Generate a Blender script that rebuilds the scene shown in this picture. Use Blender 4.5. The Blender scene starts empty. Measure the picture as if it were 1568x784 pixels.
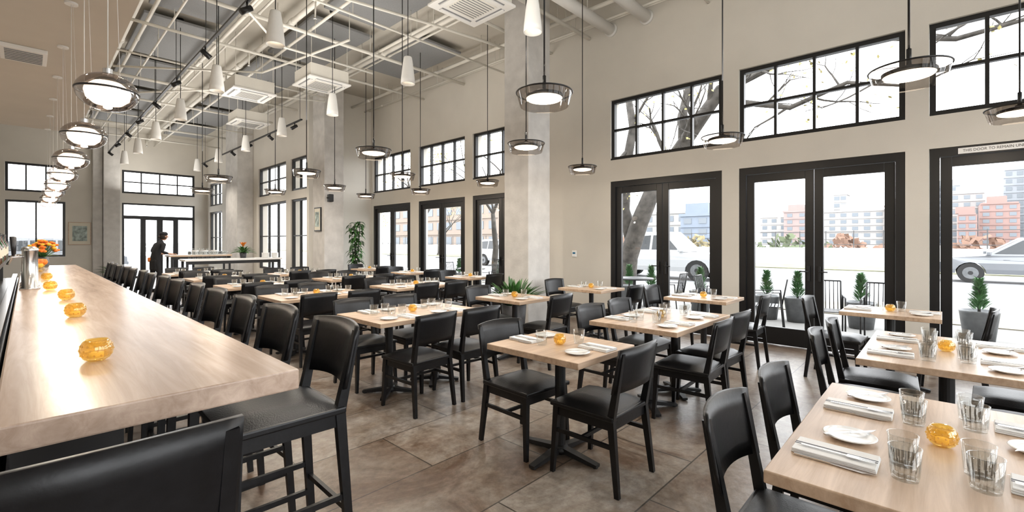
import bpy, bmesh, math, random
from mathutils import Vector, Matrix, Euler
random.seed(7)
pi=math.pi
scene=bpy.context.scene
scene.view_settings.view_transform='Standard'
COL=scene.collection

# ------------------------------------------------------------------ materials
def newmat(name):
    m=bpy.data.materials.new(name); m.use_nodes=True
    nt=m.node_tree; b=nt.nodes.get('Principled BSDF')
    return m,nt,b
def rgba(c): return (c[0],c[1],c[2],1)
def pm(name,col,rough=.5,metal=0,noise=0,nscale=8,bump=0,bscale=40,spec=None,coat=0,trans=0,emit=None,estr=0):
    m,nt,b=newmat(name)
    b.inputs['Base Color'].default_value=rgba(col)
    b.inputs['Roughness'].default_value=rough
    b.inputs['Metallic'].default_value=metal
    if spec is not None: b.inputs['Specular IOR Level'].default_value=spec
    if coat: b.inputs['Coat Weight'].default_value=coat; b.inputs['Coat Roughness'].default_value=.15
    if trans: b.inputs['Transmission Weight'].default_value=trans
    if emit: b.inputs['Emission Color'].default_value=rgba(emit); b.inputs['Emission Strength'].default_value=estr
    tc=nt.nodes.new('ShaderNodeTexCoord')
    if noise:
        n=nt.nodes.new('ShaderNodeTexNoise'); n.inputs['Scale'].default_value=nscale; n.inputs['Detail'].default_value=5
        nt.links.new(tc.outputs['Object'],n.inputs['Vector'])
        r=nt.nodes.new('ShaderNodeValToRGB')
        r.color_ramp.elements[0].position=.3; r.color_ramp.elements[1].position=.7
        r.color_ramp.elements[0].color=rgba([c*(1-noise) for c in col])
        r.color_ramp.elements[1].color=rgba([min(1,c*(1+noise)) for c in col])
        nt.links.new(n.outputs['Fac'],r.inputs['Fac']); nt.links.new(r.outputs['Color'],b.inputs['Base Color'])
    if bump:
        n2=nt.nodes.new('ShaderNodeTexNoise'); n2.inputs['Scale'].default_value=bscale; n2.inputs['Detail'].default_value=4
        nt.links.new(tc.outputs['Object'],n2.inputs['Vector'])
        bp=nt.nodes.new('ShaderNodeBump'); bp.inputs['Strength'].default_value=bump; bp.inputs['Distance'].default_value=.01
        nt.links.new(n2.outputs['Fac'],bp.inputs['Height']); nt.links.new(bp.outputs['Normal'],b.inputs['Normal'])
    return m
def wood(name,c1,c2,scale,rough=.35):
    m,nt,b=newmat(name)
    tc=nt.nodes.new('ShaderNodeTexCoord'); mp=nt.nodes.new('ShaderNodeMapping'); mp.inputs['Scale'].default_value=scale
    nt.links.new(tc.outputs['Object'],mp.inputs['Vector'])
    n=nt.nodes.new('ShaderNodeTexNoise'); n.inputs['Scale'].default_value=1; n.inputs['Detail'].default_value=8; n.inputs['Roughness'].default_value=.65; n.inputs['Distortion'].default_value=.6
    nt.links.new(mp.outputs['Vector'],n.inputs['Vector'])
    r=nt.nodes.new('ShaderNodeValToRGB'); r.color_ramp.elements[0].position=.32; r.color_ramp.elements[1].position=.66
    r.color_ramp.elements[0].color=rgba(c1); r.color_ramp.elements[1].color=rgba(c2)
    nt.links.new(n.outputs['Fac'],r.inputs['Fac'])
    n3=nt.nodes.new('ShaderNodeTexNoise'); n3.inputs['Scale'].default_value=1.7; n3.inputs['Detail'].default_value=2
    mp3=nt.nodes.new('ShaderNodeMapping'); mp3.inputs['Scale'].default_value=[s*.22 for s in scale]
    nt.links.new(tc.outputs['Object'],mp3.inputs['Vector']); nt.links.new(mp3.outputs['Vector'],n3.inputs['Vector'])
    r3=nt.nodes.new('ShaderNodeValToRGB'); r3.color_ramp.elements[0].position=.35; r3.color_ramp.elements[1].position=.65
    r3.color_ramp.elements[0].color=(.80,.78,.77,1); r3.color_ramp.elements[1].color=(1,1,1,1)
    nt.links.new(n3.outputs['Fac'],r3.inputs['Fac'])
    mx=nt.nodes.new('ShaderNodeMix'); mx.data_type='RGBA'; mx.blend_type='MULTIPLY'; mx.inputs[0].default_value=1
    nt.links.new(r.outputs['Color'],mx.inputs[6]); nt.links.new(r3.outputs['Color'],mx.inputs[7])
    nt.links.new(mx.outputs[2],b.inputs['Base Color'])
    b.inputs['Roughness'].default_value=rough
    return m
def glassy(name,tint,gl=.12,rough=.02,edge=.7,diff=0,dcol=(1,1,1)):
    m=bpy.data.materials.new(name); m.use_nodes=True; nt=m.node_tree; nt.nodes.clear()
    o=nt.nodes.new('ShaderNodeOutputMaterial'); t=nt.nodes.new('ShaderNodeBsdfTransparent'); t.inputs[0].default_value=rgba(tint)
    g=nt.nodes.new('ShaderNodeBsdfGlossy'); g.inputs['Roughness'].default_value=rough; g.inputs[0].default_value=(.9,.9,.9,1)
    lw=nt.nodes.new('ShaderNodeLayerWeight'); lw.inputs[0].default_value=.35
    ma=nt.nodes.new('ShaderNodeMath'); ma.operation='MULTIPLY_ADD'; ma.inputs[1].default_value=edge; ma.inputs[2].default_value=gl; ma.use_clamp=True
    mx=nt.nodes.new('ShaderNodeMixShader')
    base=t.outputs[0]
    if diff:
        d=nt.nodes.new('ShaderNodeBsdfTranslucent'); d.inputs[0].default_value=rgba(dcol); d2=nt.nodes.new('ShaderNodeBsdfDiffuse'); d2.inputs[0].default_value=rgba(dcol)
        a=nt.nodes.new('ShaderNodeMixShader'); a.inputs[0].default_value=.5; nt.links.new(d.outputs[0],a.inputs[1]); nt.links.new(d2.outputs[0],a.inputs[2])
        m2=nt.nodes.new('ShaderNodeMixShader'); m2.inputs[0].default_value=diff; nt.links.new(t.outputs[0],m2.inputs[1]); nt.links.new(a.outputs[0],m2.inputs[2]); base=m2.outputs[0]
    nt.links.new(lw.outputs['Facing'],ma.inputs[0]); nt.links.new(ma.outputs[0],mx.inputs[0])
    nt.links.new(base,mx.inputs[1]); nt.links.new(g.outputs[0],mx.inputs[2]); nt.links.new(mx.outputs[0],o.inputs[0])
    return m

M_wall=pm('wall_paint',(.68,.65,.59),.8,noise=.03,nscale=2,bump=.15,bscale=120)
M_soffit=pm('soffit_paint',(.60,.55,.475),.75,noise=.03,nscale=2)
M_ceil=pm('ceiling_paint',(.52,.49,.43),.85,noise=.06,nscale=1.5,bump=.3,bscale=60)
M_pipe=pm('painted_pipe',(.74,.715,.65),.5,noise=.04,nscale=4)
M_panel=pm('acoustic_felt',(.25,.255,.26),.95,noise=.12,nscale=90,bump=.4,bscale=200)
M_conc=pm('cast_concrete',(.58,.565,.54),.75,noise=.10,nscale=5,bump=.3,bscale=35)
M_blk=pm('black_frame',(.007,.007,.008),.4)
M_chair=pm('black_stained_wood',(.006,.006,.007),.36,noise=.3,nscale=30,bump=.05,bscale=60,spec=.38)
M_leather=pm('black_leather',(.009,.010,.012),.38,bump=.15,bscale=160,spec=.42)
M_iron=pm('black_iron',(.012,.012,.013),.45,noise=.2)
M_bar=wood('bar_oak',(.46,.335,.255),(.64,.50,.40),(26,1.6,26),.27)
M_table=wood('table_oak',(.49,.34,.225),(.66,.495,.36),(2.2,34,30),.36)
M_barbase=pm('bar_front_panel',(.012,.011,.011),.5,noise=.3,nscale=6)
M_white=pm('white_ceramic',(.90,.90,.89),.18)
M_linen=pm('linen',(.88,.88,.88),.9,bump=.15,bscale=180)
M_stripe=pm('linen_stripe',(.14,.15,.18),.9)
M_steel=pm('polished_steel',(.66,.66,.66),.22,1)
M_glass=glassy('drinking_glass',(.97,.98,.98),.03,.02,.28)
M_pane=glassy('window_pane',(.98,.985,.985),.02,.0,.2)
M_smoke=glassy('smoked_glass',(.62,.58,.55),.06,.03,.30)
M_smoke2=glassy('smoked_mirror_glass',(.62,.57,.55),.12,.03,.5)
M_opal=pm('lamp_opal',(1,.95,.85),.4,emit=(1,.83,.63),estr=5)
M_shade=pm('white_shade',(.76,.75,.72),.5)
M_amber=glassy('amber_glass',(.99,.86,.46),.06,.05,.35,.20,(.90,.64,.16))
M_wax=pm('candle_wax',(.9,.8,.55),.5,emit=(1,.7,.3),estr=.4)
M_leaf=pm('leaf_green',(.045,.13,.03),.4,noise=.5,nscale=10)
M_leaf2=pm('conifer_green',(.07,.16,.06),.7,noise=.4,nscale=12)
M_yleaf=pm('autumn_leaf',(.30,.26,.09),.7,noise=.3)
M_bark=pm('bark',(.060,.054,.048),.95,noise=.5,nscale=6,bump=.8,bscale=12)
M_orange=pm('orange_petal',(.80,.20,.02),.6,noise=.3,nscale=30)
M_yellow=pm('yellow_petal',(.85,.50,.04),.6)
M_pot=pm('dark_planter',(.05,.05,.055),.5,noise=.2)
M_galv=pm('galvanised_planter',(.14,.145,.15),.45,.5,noise=.2)
M_bottle=pm('brown_bottle',(.07,.025,.008),.1)
M_bottleg=pm('green_bottle',(.02,.06,.02),.1)
M_label=pm('paper_label',(.7,.66,.55),.7)
M_asph=pm('asphalt',(.22,.22,.225),.9,noise=.1,nscale=3)
M_patio=pm('patio_concrete',(.18,.176,.168),.85,noise=.1,nscale=3)
M_verge=pm('gravel_verge',(.20,.185,.15),.95,noise=.3,nscale=2.5)
M_grass=pm('grass',(.14,.14,.085),.95,noise=.35,nscale=1.5)
M_whitewall=pm('site_wall',(.46,.46,.45),.8,noise=.05)
M_carw=pm('car_paint_white',(.36,.37,.38),.25,coat=.6)
M_cars=pm('car_paint_silver',(.16,.17,.185),.3,.3,coat=.6)
M_carglass=pm('car_glass',(.02,.024,.028),.12)
M_tyre=pm('tyre',(.012,.012,.012),.85)
M_skin=pm('skin',(.50,.27,.17),.55)
M_cloth=pm('black_cloth',(.012,.012,.014),.9)
M_hair=pm('hair',(.02,.012,.008),.7)

def floor_mat():
    m,nt,b=newmat('slate_floor_tile'); L=nt.links.new
    tc=nt.nodes.new('ShaderNodeTexCoord')
    br=nt.nodes.new('ShaderNodeTexBrick'); br.inputs['Scale'].default_value=1; br.inputs['Brick Width'].default_value=1.2; br.inputs['Row Height'].default_value=.6
    br.inputs['Mortar Size'].default_value=.005; br.inputs['Mortar Smooth'].default_value=.1; br.inputs['Bias'].default_value=0
    br.inputs['Color1'].default_value=(.285,.24,.20,1); br.inputs['Color2'].default_value=(.42,.39,.355,1); br.inputs['Mortar'].default_value=(.09,.08,.07,1)
    L(tc.outputs['Object'],br.inputs['Vector'])
    n=nt.nodes.new('ShaderNodeTexNoise'); n.inputs['Scale'].default_value=1.5; n.inputs['Detail'].default_value=10; n.inputs['Roughness'].default_value=.72; n.inputs['Distortion'].default_value=.9
    L(tc.outputs['Object'],n.inputs['Vector'])
    r=nt.nodes.new('ShaderNodeValToRGB'); e=r.color_ramp.elements; e[0].position=.38; e[0].color=(.44,.32,.24,1); e[1].position=.60; e[1].color=(1.0,.99,.98,1)
    x=e.new(.48); x.color=(.76,.68,.61,1)
    L(n.outputs['Fac'],r.inputs['Fac'])
    n2=nt.nodes.new('ShaderNodeTexNoise'); n2.inputs['Scale'].default_value=16; n2.inputs['Detail'].default_value=8; n2.inputs['Roughness'].default_value=.7; L(tc.outputs['Object'],n2.inputs['Vector'])
    r2=nt.nodes.new('ShaderNodeValToRGB'); r2.color_ramp.elements[0].position=.34; r2.color_ramp.elements[0].color=(.60,.57,.55,1); r2.color_ramp.elements[1].position=.62
    L(n2.outputs['Fac'],r2.inputs['Fac'])
    a=nt.nodes.new('ShaderNodeMix'); a.data_type='RGBA'; a.blend_type='MULTIPLY'; a.inputs[0].default_value=1
    c=nt.nodes.new('ShaderNodeMix'); c.data_type='RGBA'; c.blend_type='MULTIPLY'; c.inputs[0].default_value=1
    L(br.outputs['Color'],a.inputs[6]); L(r.outputs['Color'],a.inputs[7]); L(a.outputs[2],c.inputs[6]); L(r2.outputs['Color'],c.inputs[7])
    L(c.outputs[2],b.inputs['Base Color']); b.inputs['Roughness'].default_value=.30
    bp=nt.nodes.new('ShaderNodeBump'); bp.inputs['Strength'].default_value=.2; bp.inputs['Distance'].default_value=.01
    L(n2.outputs['Fac'],bp.inputs['Height']); L(bp.outputs['Normal'],b.inputs['Normal'])
    return m
M_floor=floor_mat()

# ------------------------------------------------------------------ mesh builder
class MB:
    def __init__(s): s.bm=bmesh.new(); s.mats=[]
    def mi(s,m):
        if m not in s.mats: s.mats.append(m)
        return s.mats.index(m)
    def add(s,vs,fs,mat,smooth=False):
        k=s.mi(mat); bv=[s.bm.verts.new(v) for v in vs]
        for f in fs:
            try:
                fc=s.bm.faces.new([bv[i] for i in f]); fc.material_index=k; fc.smooth=smooth
            except ValueError: pass
    def box(s,c,size,mat,bev=0,rot=None):
        t=bmesh.new(); bmesh.ops.create_cube(t,size=1)
        for v in t.verts: v.co=Vector((v.co.x*size[0],v.co.y*size[1],v.co.z*size[2]))
        if bev: bmesh.ops.bevel(t,geom=t.edges[:]+t.verts[:],offset=bev,segments=2,profile=.5,affect='EDGES')
        t.verts.ensure_lookup_table()
        vs=[]
        for i,v in enumerate(t.verts):
            v.index=i; p=v.co.copy()
            if rot is not None: p=rot@p
            vs.append(p+Vector(c))
        s.add(vs,[[v.index for v in f.verts] for f in t.faces],mat); t.free()
    def bb(s,x0,x1,y0,y1,z0,z1,mat,bev=0):
        s.box(((x0+x1)/2,(y0+y1)/2,(z0+z1)/2),(abs(x1-x0),abs(y1-y0),abs(z1-z0)),mat,bev)
    def beam(s,p0,p1,w0,d0,w1,d1,mat):
        p0=Vector(p0);p1=Vector(p1);d=(p1-p0).normalized()
        if abs(d.z)>.6: a=Vector((1,0,0))
        else: a=Vector((0,0,1)).cross(d).normalized()
        a=(a-d*a.dot(d)).normalized(); b=d.cross(a)
        vs=[]
        for p,w,h in((p0,w0,d0),(p1,w1,d1)):
            for i,j in((-1,-1),(1,-1),(1,1),(-1,1)): vs.append(p+a*i*w/2+b*j*h/2)
        s.add(vs,[(0,1,2,3),(7,6,5,4),(0,4,5,1),(1,5,6,2),(2,6,7,3),(3,7,4,0)],mat)
    def lathe(s,prof,c,mat,seg=24,smooth=True,sx=1,sy=1):
        c=Vector(c); vs=[];fs=[];rings=[]
        for r,z in prof:
            if r<1e-5: rings.append([len(vs)]); vs.append(c+Vector((0,0,z)))
            else:
                rings.append(list(range(len(vs),len(vs)+seg)))
                for i in range(seg):
                    a=2*pi*i/seg; vs.append(c+Vector((r*math.cos(a)*sx,r*math.sin(a)*sy,z)))
        for A,B in zip(rings,rings[1:]):
            for i in range(seg):
                j=(i+1)%seg
                if len(A)==1 and len(B)==1: continue
                if len(A)==1: fs.append((A[0],B[i],B[j]))
                elif len(B)==1: fs.append((A[i],A[j],B[0]))
                else: fs.append((A[i],A[j],B[j],B[i]))
        s.add(vs,fs,mat,smooth)
    def cyl(s,c,r,z0,z1,mat,seg=20):
        s.lathe([(0,z0),(r,z0),(r,z1),(0,z1)],c,mat,seg,False)
    def tube(s,pts,rad,mat,seg=8,smooth=True,cap=True):
        pts=[Vector(p) for p in pts]
        if not hasattr(rad,'__len__'): rad=[rad]*len(pts)
        vs=[];fs=[];n=len(pts); pa=None
        for i,p in enumerate(pts):
            d=(pts[min(i+1,n-1)]-pts[max(i-1,0)]).normalized()
            if pa is None:
                a=d.orthogonal().normalized()
            else:
                a=(pa-d*pa.dot(d)).normalized()
            pa=a; b=d.cross(a)
            for k in range(seg):
                t=2*pi*k/seg; vs.append(p+(a*math.cos(t)+b*math.sin(t))*rad[i])
        for i in range(n-1):
            for k in range(seg):
                k2=(k+1)%seg; fs.append((i*seg+k,i*seg+k2,(i+1)*seg+k2,(i+1)*seg+k))
        if cap: fs.append(tuple(range(seg))[::-1]); fs.append(tuple((n-1)*seg+k for k in range(seg)))
        s.add(vs,fs,mat,smooth)
    def leaf(s,p,d,L,w,droop,mat,n=5):
        p=Vector(p); d=Vector(d).normalized(); side=d.cross(Vector((0,0,1)))
        if side.length<.05: side=Vector((1,0,0))
        side.normalize(); vs=[];fs=[]
        for i in range(n+1):
            t=i/n; q=p+d*L*t+Vector((0,0,-droop*L*t*t)); ww=w*math.sin(pi*min(1,(.12+t*.88)))**.8 if t<1 else 0.001
            up=Vector((0,0,ww*.25))
            vs+= [q-side*ww/2+up,q,q+side*ww/2+up]
        for i in range(n):
            a=i*3; fs+=[(a,a+1,a+4,a+3),(a+1,a+2,a+5,a+4)]
        s.add(vs,fs,mat,True)
    def done(s,name,loc=(0,0,0),rz=0,parent=None,recalc=True):
        if recalc: bmesh.ops.recalc_face_normals(s.bm,faces=s.bm.faces[:])
        me=bpy.data.meshes.new(name); s.bm.to_mesh(me); s.bm.free()
        for m in s.mats: me.materials.append(m)
        o=bpy.data.objects.new(name,me); COL.objects.link(o); o.location=loc; o.rotation_euler=(0,0,rz)
        if parent: o.parent=parent
        return o
def inst(o,name,loc,rz=0):
    n=bpy.data.objects.new(name,o.data); COL.objects.link(n); n.location=loc; n.rotation_euler=(0,0,rz); return n
class Proto:
    def __init__(s,build,name): s.b=build; s.n=name; s.o=None
    def __call__(s,loc,rz=0):
        if s.o is None:
            s.o=s.b().done(s.n,loc,rz); return s.o
        return inst(s.o,s.n,loc,rz)

# ------------------------------------------------------------------ room shell
XW=7.16; ZC=5.75; XF=5.4; YE=23.3; YB=-4.2; XL=-2.5
b=MB(); b.bb(XL-.3,XW+.3,YB-.3,YE+.3,-.12,0,M_floor); b.done('floor')
b=MB(); b.bb(XL-.3,XW+.3,YB-.3,YE+.3,ZC,ZC+.2,M_ceil); b.done('ceiling')
def wall(name,axis,fix0,fix1,a0,a1,openings,mat=M_wall):
    b=MB()
    def put(u0,u1,z0,z1):
        if u1-u0<.001 or z1-z0<.001: return
        if axis=='y': b.bb(fix0,fix1,u0,u1,z0,z1,mat)
        else: b.bb(u0,u1,fix0,fix1,z0,z1,mat)
    cur=a0
    for (u0,u1,zs) in sorted(openings):
        put(cur,u0,0,ZC); z=0
        for (z0,z1) in zs: put(u0,u1,z,z0); z=z1
        put(u0,u1,z,ZC); cur=u1
    put(cur,a1,0,ZC); return b.done(name)
def portal(axis,fix,u0,u1,z0,z1,sgn):
    l=bpy.data.lights.new('window_daylight','AREA'); l.shape='RECTANGLE'; o=bpy.data.objects.new('window_daylight',l); COL.objects.link(o)
    l.cycles.is_portal=True
    if axis=='y':
        l.size=z1-z0; l.size_y=u1-u0; o.location=(fix,(u0+u1)/2,(z0+z1)/2); o.rotation_euler=(0,pi/2*sgn,0)
    else:
        l.size=u1-u0; l.size_y=z1-z0; o.location=((u0+u1)/2,fix,(z0+z1)/2); o.rotation_euler=(-pi/2*sgn,0,0)
RW=[(-3.85,-1.98),(-1.76,.11),(.32,2.17),(2.41,4.32),(6.15,8.0),(8.28,10.15),(10.54,12.46)]
DZ=(0,2.52); TZ=(2.9,3.97)
wall('wall_right','y',XW,XW+.3,YB,12.6,[(a,c,[DZ,TZ]) for a,c in RW])
b=MB(); b.bb(5.95,XW+.3,12.601,12.85,0,ZC,M_wall); b.done('wall_return')
FW=[(13.0,14.14),(14.5,16.9),(21.1,22.9)]
wall('wall_right_far','y',XF,XF+.3,12.86,YE,[(a,c,[(.55,2.7),(2.95,3.9)]) for a,c in FW])
EA=(2.56,4.94); EB=(-.5,.98)
wall('wall_far','x',YE+.001,YE+.3,XL,XF+.3,[(EA[0],EA[1],[(0,2.97),(3.35,4.26)]),(EB[0],EB[1],[(.9,2.9),(3.2,4.2)])])
wall('wall_back','x',YB-.3,YB-.001,XL-.3,XW+.3,[(-1.6,1.0,[(.3,4.6)]),(1.4,4.0,[(.3,4.6)]),(4.4,6.9,[(.3,4.6)])])  # openings behind the camera are added to let in soft daylight
b=MB(); b.bb(XL-.3,XL-.001,YB,YE+.3,0,ZC,M_wall); b.done('wall_left')
b=MB(); b.bb(XL,.75,YB,13.5,3.77,ZC-.002,M_soffit); b.done('ceiling_soffit')

def grid(b,axis,f0,f1,u0,u1,z0,z1,cols,rows,fr=.05,mu=.03,mat=M_blk):
    def put(a,c,d,e,k=0):
        if axis=='y': b.bb(f0+k,f1-k,a,c,d,e,mat)
        else: b.bb(a,c,f0+k,f1-k,d,e,mat)
    put(u0,u1,z0,z0+fr);put(u0,u1,z1-fr,z1);put(u0,u0+fr,z0+fr,z1-fr);put(u1-fr,u1,z0+fr,z1-fr)
    for i in range(1,cols):
        u=u0+(u1-u0)*i/cols; put(u-mu/2,u+mu/2,z0+fr,z1-fr,.005)
    for i in range(1,rows):
        z=z0+(z1-z0)*i/rows; put(u0+fr,u1-fr,z-mu/2,z+mu/2,.008)
    m=(f0+f1)/2
    if axis=='y': b.add([(m,u0+fr,z0+fr),(m,u1-fr,z0+fr),(m,u1-fr,z1-fr),(m,u0+fr,z1-fr)],[(0,1,2,3)],M_pane)
    else: b.add([(u0+fr,m,z0+fr),(u1-fr,m,z0+fr),(u1-fr,m,z1-fr),(u0+fr,m,z1-fr)],[(0,1,2,3)],M_pane)
e=.003
wn=0;dn=0
for a,c in RW:
    wn+=1; b=MB(); grid(b,'y',XW+.04,XW+.12,a+e,c-e,TZ[0]+e,TZ[1]-e,4,2,.055,.035)
    b.bb(XW+.005,XW+.04,a+e,c-e,TZ[0]+e,TZ[0]+.03,M_blk); b.done('window_%d'%wn)
    dn+=1; b=MB()
    f0,f1=XW+.01,XW+.13
    b.bb(f0,f1,a+e,a+.09,e,DZ[1]-e,M_blk); b.bb(f0,f1,c-.09,c-e,e,DZ[1]-e,M_blk); b.bb(f0,f1,a+.09,c-.09,DZ[1]-.1,DZ[1]-e,M_blk)
    mid=(a+c)/2
    for (l0,l1) in((a+.095,mid-.004),(mid+.004,c-.095)):
        z0,z1=.012,DZ[1]-.105; g0,g1=f0+.03,f1-.03; st=.10
        b.bb(g0,g1,l0,l0+st,z0,z1,M_blk,.004);b.bb(g0,g1,l1-st,l1,z0,z1,M_blk,.004);b.bb(g0,g1,l0+st,l1-st,z0,z0+.24,M_blk,.004);b.bb(g0,g1,l0+st,l1-st,z1-.11,z1,M_blk,.004)
        xm=(g0+g1)/2
        b.add([(xm,l0+st,z0+.24),(xm,l1-st,z0+.24),(xm,l1-st,z1-.11),(xm,l0+st,z1-.11)],[(0,1,2,3)],M_pane)
    for s_ in(-1,1):
        b.box((f0+.015,mid+s_*.06,1.02),(.02,.03,.2),M_iron,.004); b.tube([(f0+.01,mid+s_*.06,1.05),(f0-.035,mid+s_*.06,1.05),(f0-.035,mid+s_*.16,1.05)],.009,M_iron,8)
    b.done('door_%d'%dn)
    portal('y',XW+.29,a,c,DZ[0],DZ[1],1); portal('y',XW+.29,a,c,TZ[0],TZ[1],1)
for a,c in FW:
    for z0,z1,r in((.55,2.7,2),(2.95,3.9,2)):
        wn+=1; b=MB(); grid(b,'y',XF+.04,XF+.12,a+e,c-e,z0+e,z1-e,3 if c-a>1.5 else 2,r,.06,.035); b.done('window_%d'%wn)
        portal('y',XF+.29,a,c,z0,z1,1)
for u0,u1,z0,z1,cn,r in((EA[0],EA[1],3.35,4.26,4,2),(EB[0],EB[1],.9,2.9,2,1),(EB[0],EB[1],3.2,4.2,3,1)):
    wn+=1; b=MB(); grid(b,'x',YE+.04,YE+.12,u0+e,u1-e,z0+e,z1-e,cn,r,.07,.045); b.done('window_%d'%wn); portal('x',YE+.29,u0,u1,z0,z1,1)
b=MB(); grid(b,'x',YE+.04,YE+.12,EA[0]+e,EA[1]-e,2.42,2.97-e,1,1,.06); grid(b,'x',YE+.04,YE+.12,EA[0]+e,3.2,e,2.42,1,1,.07); grid(b,'x',YE+.04,YE+.12,4.3,EA[1]-e,e,2.42,1,1,.07)
grid(b,'x',YE+.03,YE+.13,3.2,3.75,e,2.42,1,1,.1);grid(b,'x',YE+.03,YE+.13,3.75,4.3,e,2.42,1,1,.1); b.done('door_%d'%(dn+1)); portal('x',YE+.29,EA[0],EA[1],0,2.97,1)
for x0,x1 in((-1.6,1.0),(1.4,4.0),(4.4,6.9)):  # added windows, unseen behind the camera, for ambient daylight
    wn+=1; b=MB(); grid(b,'x',YB-.12,YB-.04,x0+e,x1-e,.3+e,4.6-e,3,3,.07,.05); b.done('window_%d'%wn); portal('x',YB-.29,x0,x1,.3,4.6,-1)
for i,(x0,x1,y0,y1) in enumerate([(5.65,6.22,4.95,5.5),(5.4,5.945,11.9,12.6),(4.9,5.395,17.4,18.7),(1.98,2.45,22.75,23.29),(1.7,1.97,23.0,23.29)]):
    b=MB(); b.bb(x0,x1,y0,y1,0,ZC-.001,M_conc,.012); b.done('concrete_column')
M_base=pm('baseboard_paint',(.34,.32,.29),.6)
b=MB(); 
for y0,y1 in((4.33,6.14),(8.01,8.27),(10.16,10.53),(2.18,2.40),(.12,.31)): b.bb(XW-.015,XW-.001,y0,y1,.001,.1,M_base)
b.done('baseboard_right')
b=MB(); b.bb(XF-.015,XF-.001,12.9,17.38,.001,.1,M_base); b.done('baseboard_right_far')

# ------------------------------------------------------------------ ceiling services
pipes=[(1.25,5.35,.05),(1.5,5.45,.03),(1.75,5.3,.018),(2.55,5.3,.035),(2.75,5.38,.02),(3.3,5.42,.05),(3.55,5.3,.025),(4.9,5.3,.03),(5.15,5.4,.045),(5.3,5.4,.02),(6.5,5.35,.035),(6.75,5.5,.02),(6.9,5.3,.02),(7.05,5.35,.02)]
for x,z,r in pipes:
    b=MB(); y1=23.2 if x<5.3 else 12.5
    if 4.85<x<5.3: y1=17.3
    b.tube([(x,-4.1,z),(x,y1,z)],r,M_pipe,10)
    for k in range(0,int(y1+4),2): b.tube([(x,-3+k,z),(x,-3+k,ZC-.001)],.006,M_pipe,5)
    for k in range(0,int(y1+4),3): b.tube([(x,-3.5+k,z),(x,-3.4+k,z)],r*1.25,M_pipe,10)
    b.done('ceiling_pipe')
for k,y in enumerate([1.0,2.6,4.75,5.65,6.9,8.3,9.9,11.4,13.4,15.3,17.1,19.0,21.0]):
    z=[5.18,5.1,5.2][k%3]; xr=7.14 if y<11.3 else 5.3
    b=MB(); b.tube([(.78,y,z),(xr,y,z)],[.028,.02,.035][k%3],M_pipe,8)
    for x in(1.8,3.6,4.7): b.tube([(x,y,z),(x,y,ZC-.001)],.006,M_pipe,5)
    b.tube([(3.0,y,z),(3.0,y+.02,z-.25)],.012,M_pipe,6); b.lathe([(0,0),(.03,0),(.03,.01),(.01,.03),(0,.03)],(3.0,y+.02,z-.28),M_steel,10)
    b.done('sprinkler_pipe')
for pts in ([(1.0,8,5.02),(2.2,6.6,5.02),(4.6,6.1,5.02),(6.6,5.8,5.02)],[(1.2,12.2,5.0),(3.4,10.4,5.0),(3.9,7.6,5.0)],[(2.3,5.2,4.98),(2.3,7.7,4.98),(3.1,8.7,4.98),(5.0,8.7,4.98)],[(1.0,15,5.0),(3.0,12.4,5.0),(5.2,11.4,5.0)]):
    b=MB(); b.tube(pts,.022,M_pipe,8)
    for p in pts: b.tube([p,(p[0],p[1],ZC-.001)],.006,M_pipe,5)
    b.done('conduit_pipe')
for y in(4.3,3.62):
    b=MB(); b.tube([(4.3,y,5.22),(XW-.002,y,5.22)],.095,M_shade,20); b.tube([(XW-.04,y,5.22),(XW-.002,y,5.22)],.12,M_shade,20); b.tube([(4.6,y,5.22),(4.6,y,ZC-.001)],.008,M_pipe,6); b.tube([(6.4,y,5.22),(6.4,y,ZC-.001)],.008,M_pipe,6); b.done('ventilation_duct')
def panel():
    b=MB(); b.box((0,0,0),(1.2,2.3,.05),M_panel,.006)
    for x in(-.4,.4):
        for y in(-.9,.9): b.tube([(x,y,.02),(x,y,.148)],.004,M_pipe,4)
    b.bb(-.5,.5,-.02,.02,.025,.06,M_pipe); return b
pp=Proto(panel,'acoustic_panel')
for i,x in enumerate((2.05,4.2,5.95)):
    for j in range(8):
        y=.6+2.75*j+(.7 if i%2 else 0)
        if x>5 and (y>10.5 or 3<y<7): continue
        pp((x,y,5.60))
def cassette():
    b=MB(); b.bb(-.42,.42,-.42,.42,.0,.035,M_shade,.008); b.bb(-.38,.38,-.38,.38,.035,.28,M_pipe)
    b.bb(-.24,.24,-.24,.24,-.006,.0,M_pipe)
    for k in range(9): b.bb(-.22,.22,-.2+k*.05-.006,-.2+k*.05+.006,-.012,-.006,M_panel)
    for s in(-1,1):
        b.bb(-.26,.26,s*.33-.035,s*.33+.035,-.004,.001,M_panel); b.bb(s*.33-.035,s*.33+.035,-.26,.26,-.004,.001,M_panel)
        b.bb(-.26,.26,s*.33-.01,s*.33+.02,-.02,-.003,M_shade); b.bb(s*.33-.01,s*.33+.02,-.26,.26,-.02,-.003,M_shade)
    for x in(-.36,.36):
        for y in(-.36,.36): b.tube([(x,y,.28),(x,y,1.149)],.006,M_pipe,5)
    return b
cp=Proto(cassette,'ceiling_air_conditioner')
for x,y in((4.1,4.6),(4.1,9.15),(3.3,10.9),(4.1,13.6)): cp((x,y,4.6))
def cylpend():
    b=MB(); b.lathe([(.0,.20),(.055,.20),(.06,.19),(.075,.1),(.1,-.12),(.104,-.2),(.098,-.2),(.09,-.1),(.07,.0),(0,.0)],(0,0,0),M_shade,24)
    b.lathe([(0,-.14),(.05,-.14),(.06,-.10),(0,-.10)],(0,0,0),M_opal,16)
    b.tube([(0,0,.2),(0,0,1.73)],.006,M_blk,6); b.cyl((0,0,0),.05,1.71,1.749,M_blk); return b
cy=Proto(cylpend,'white_pendant_lamp')
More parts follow.
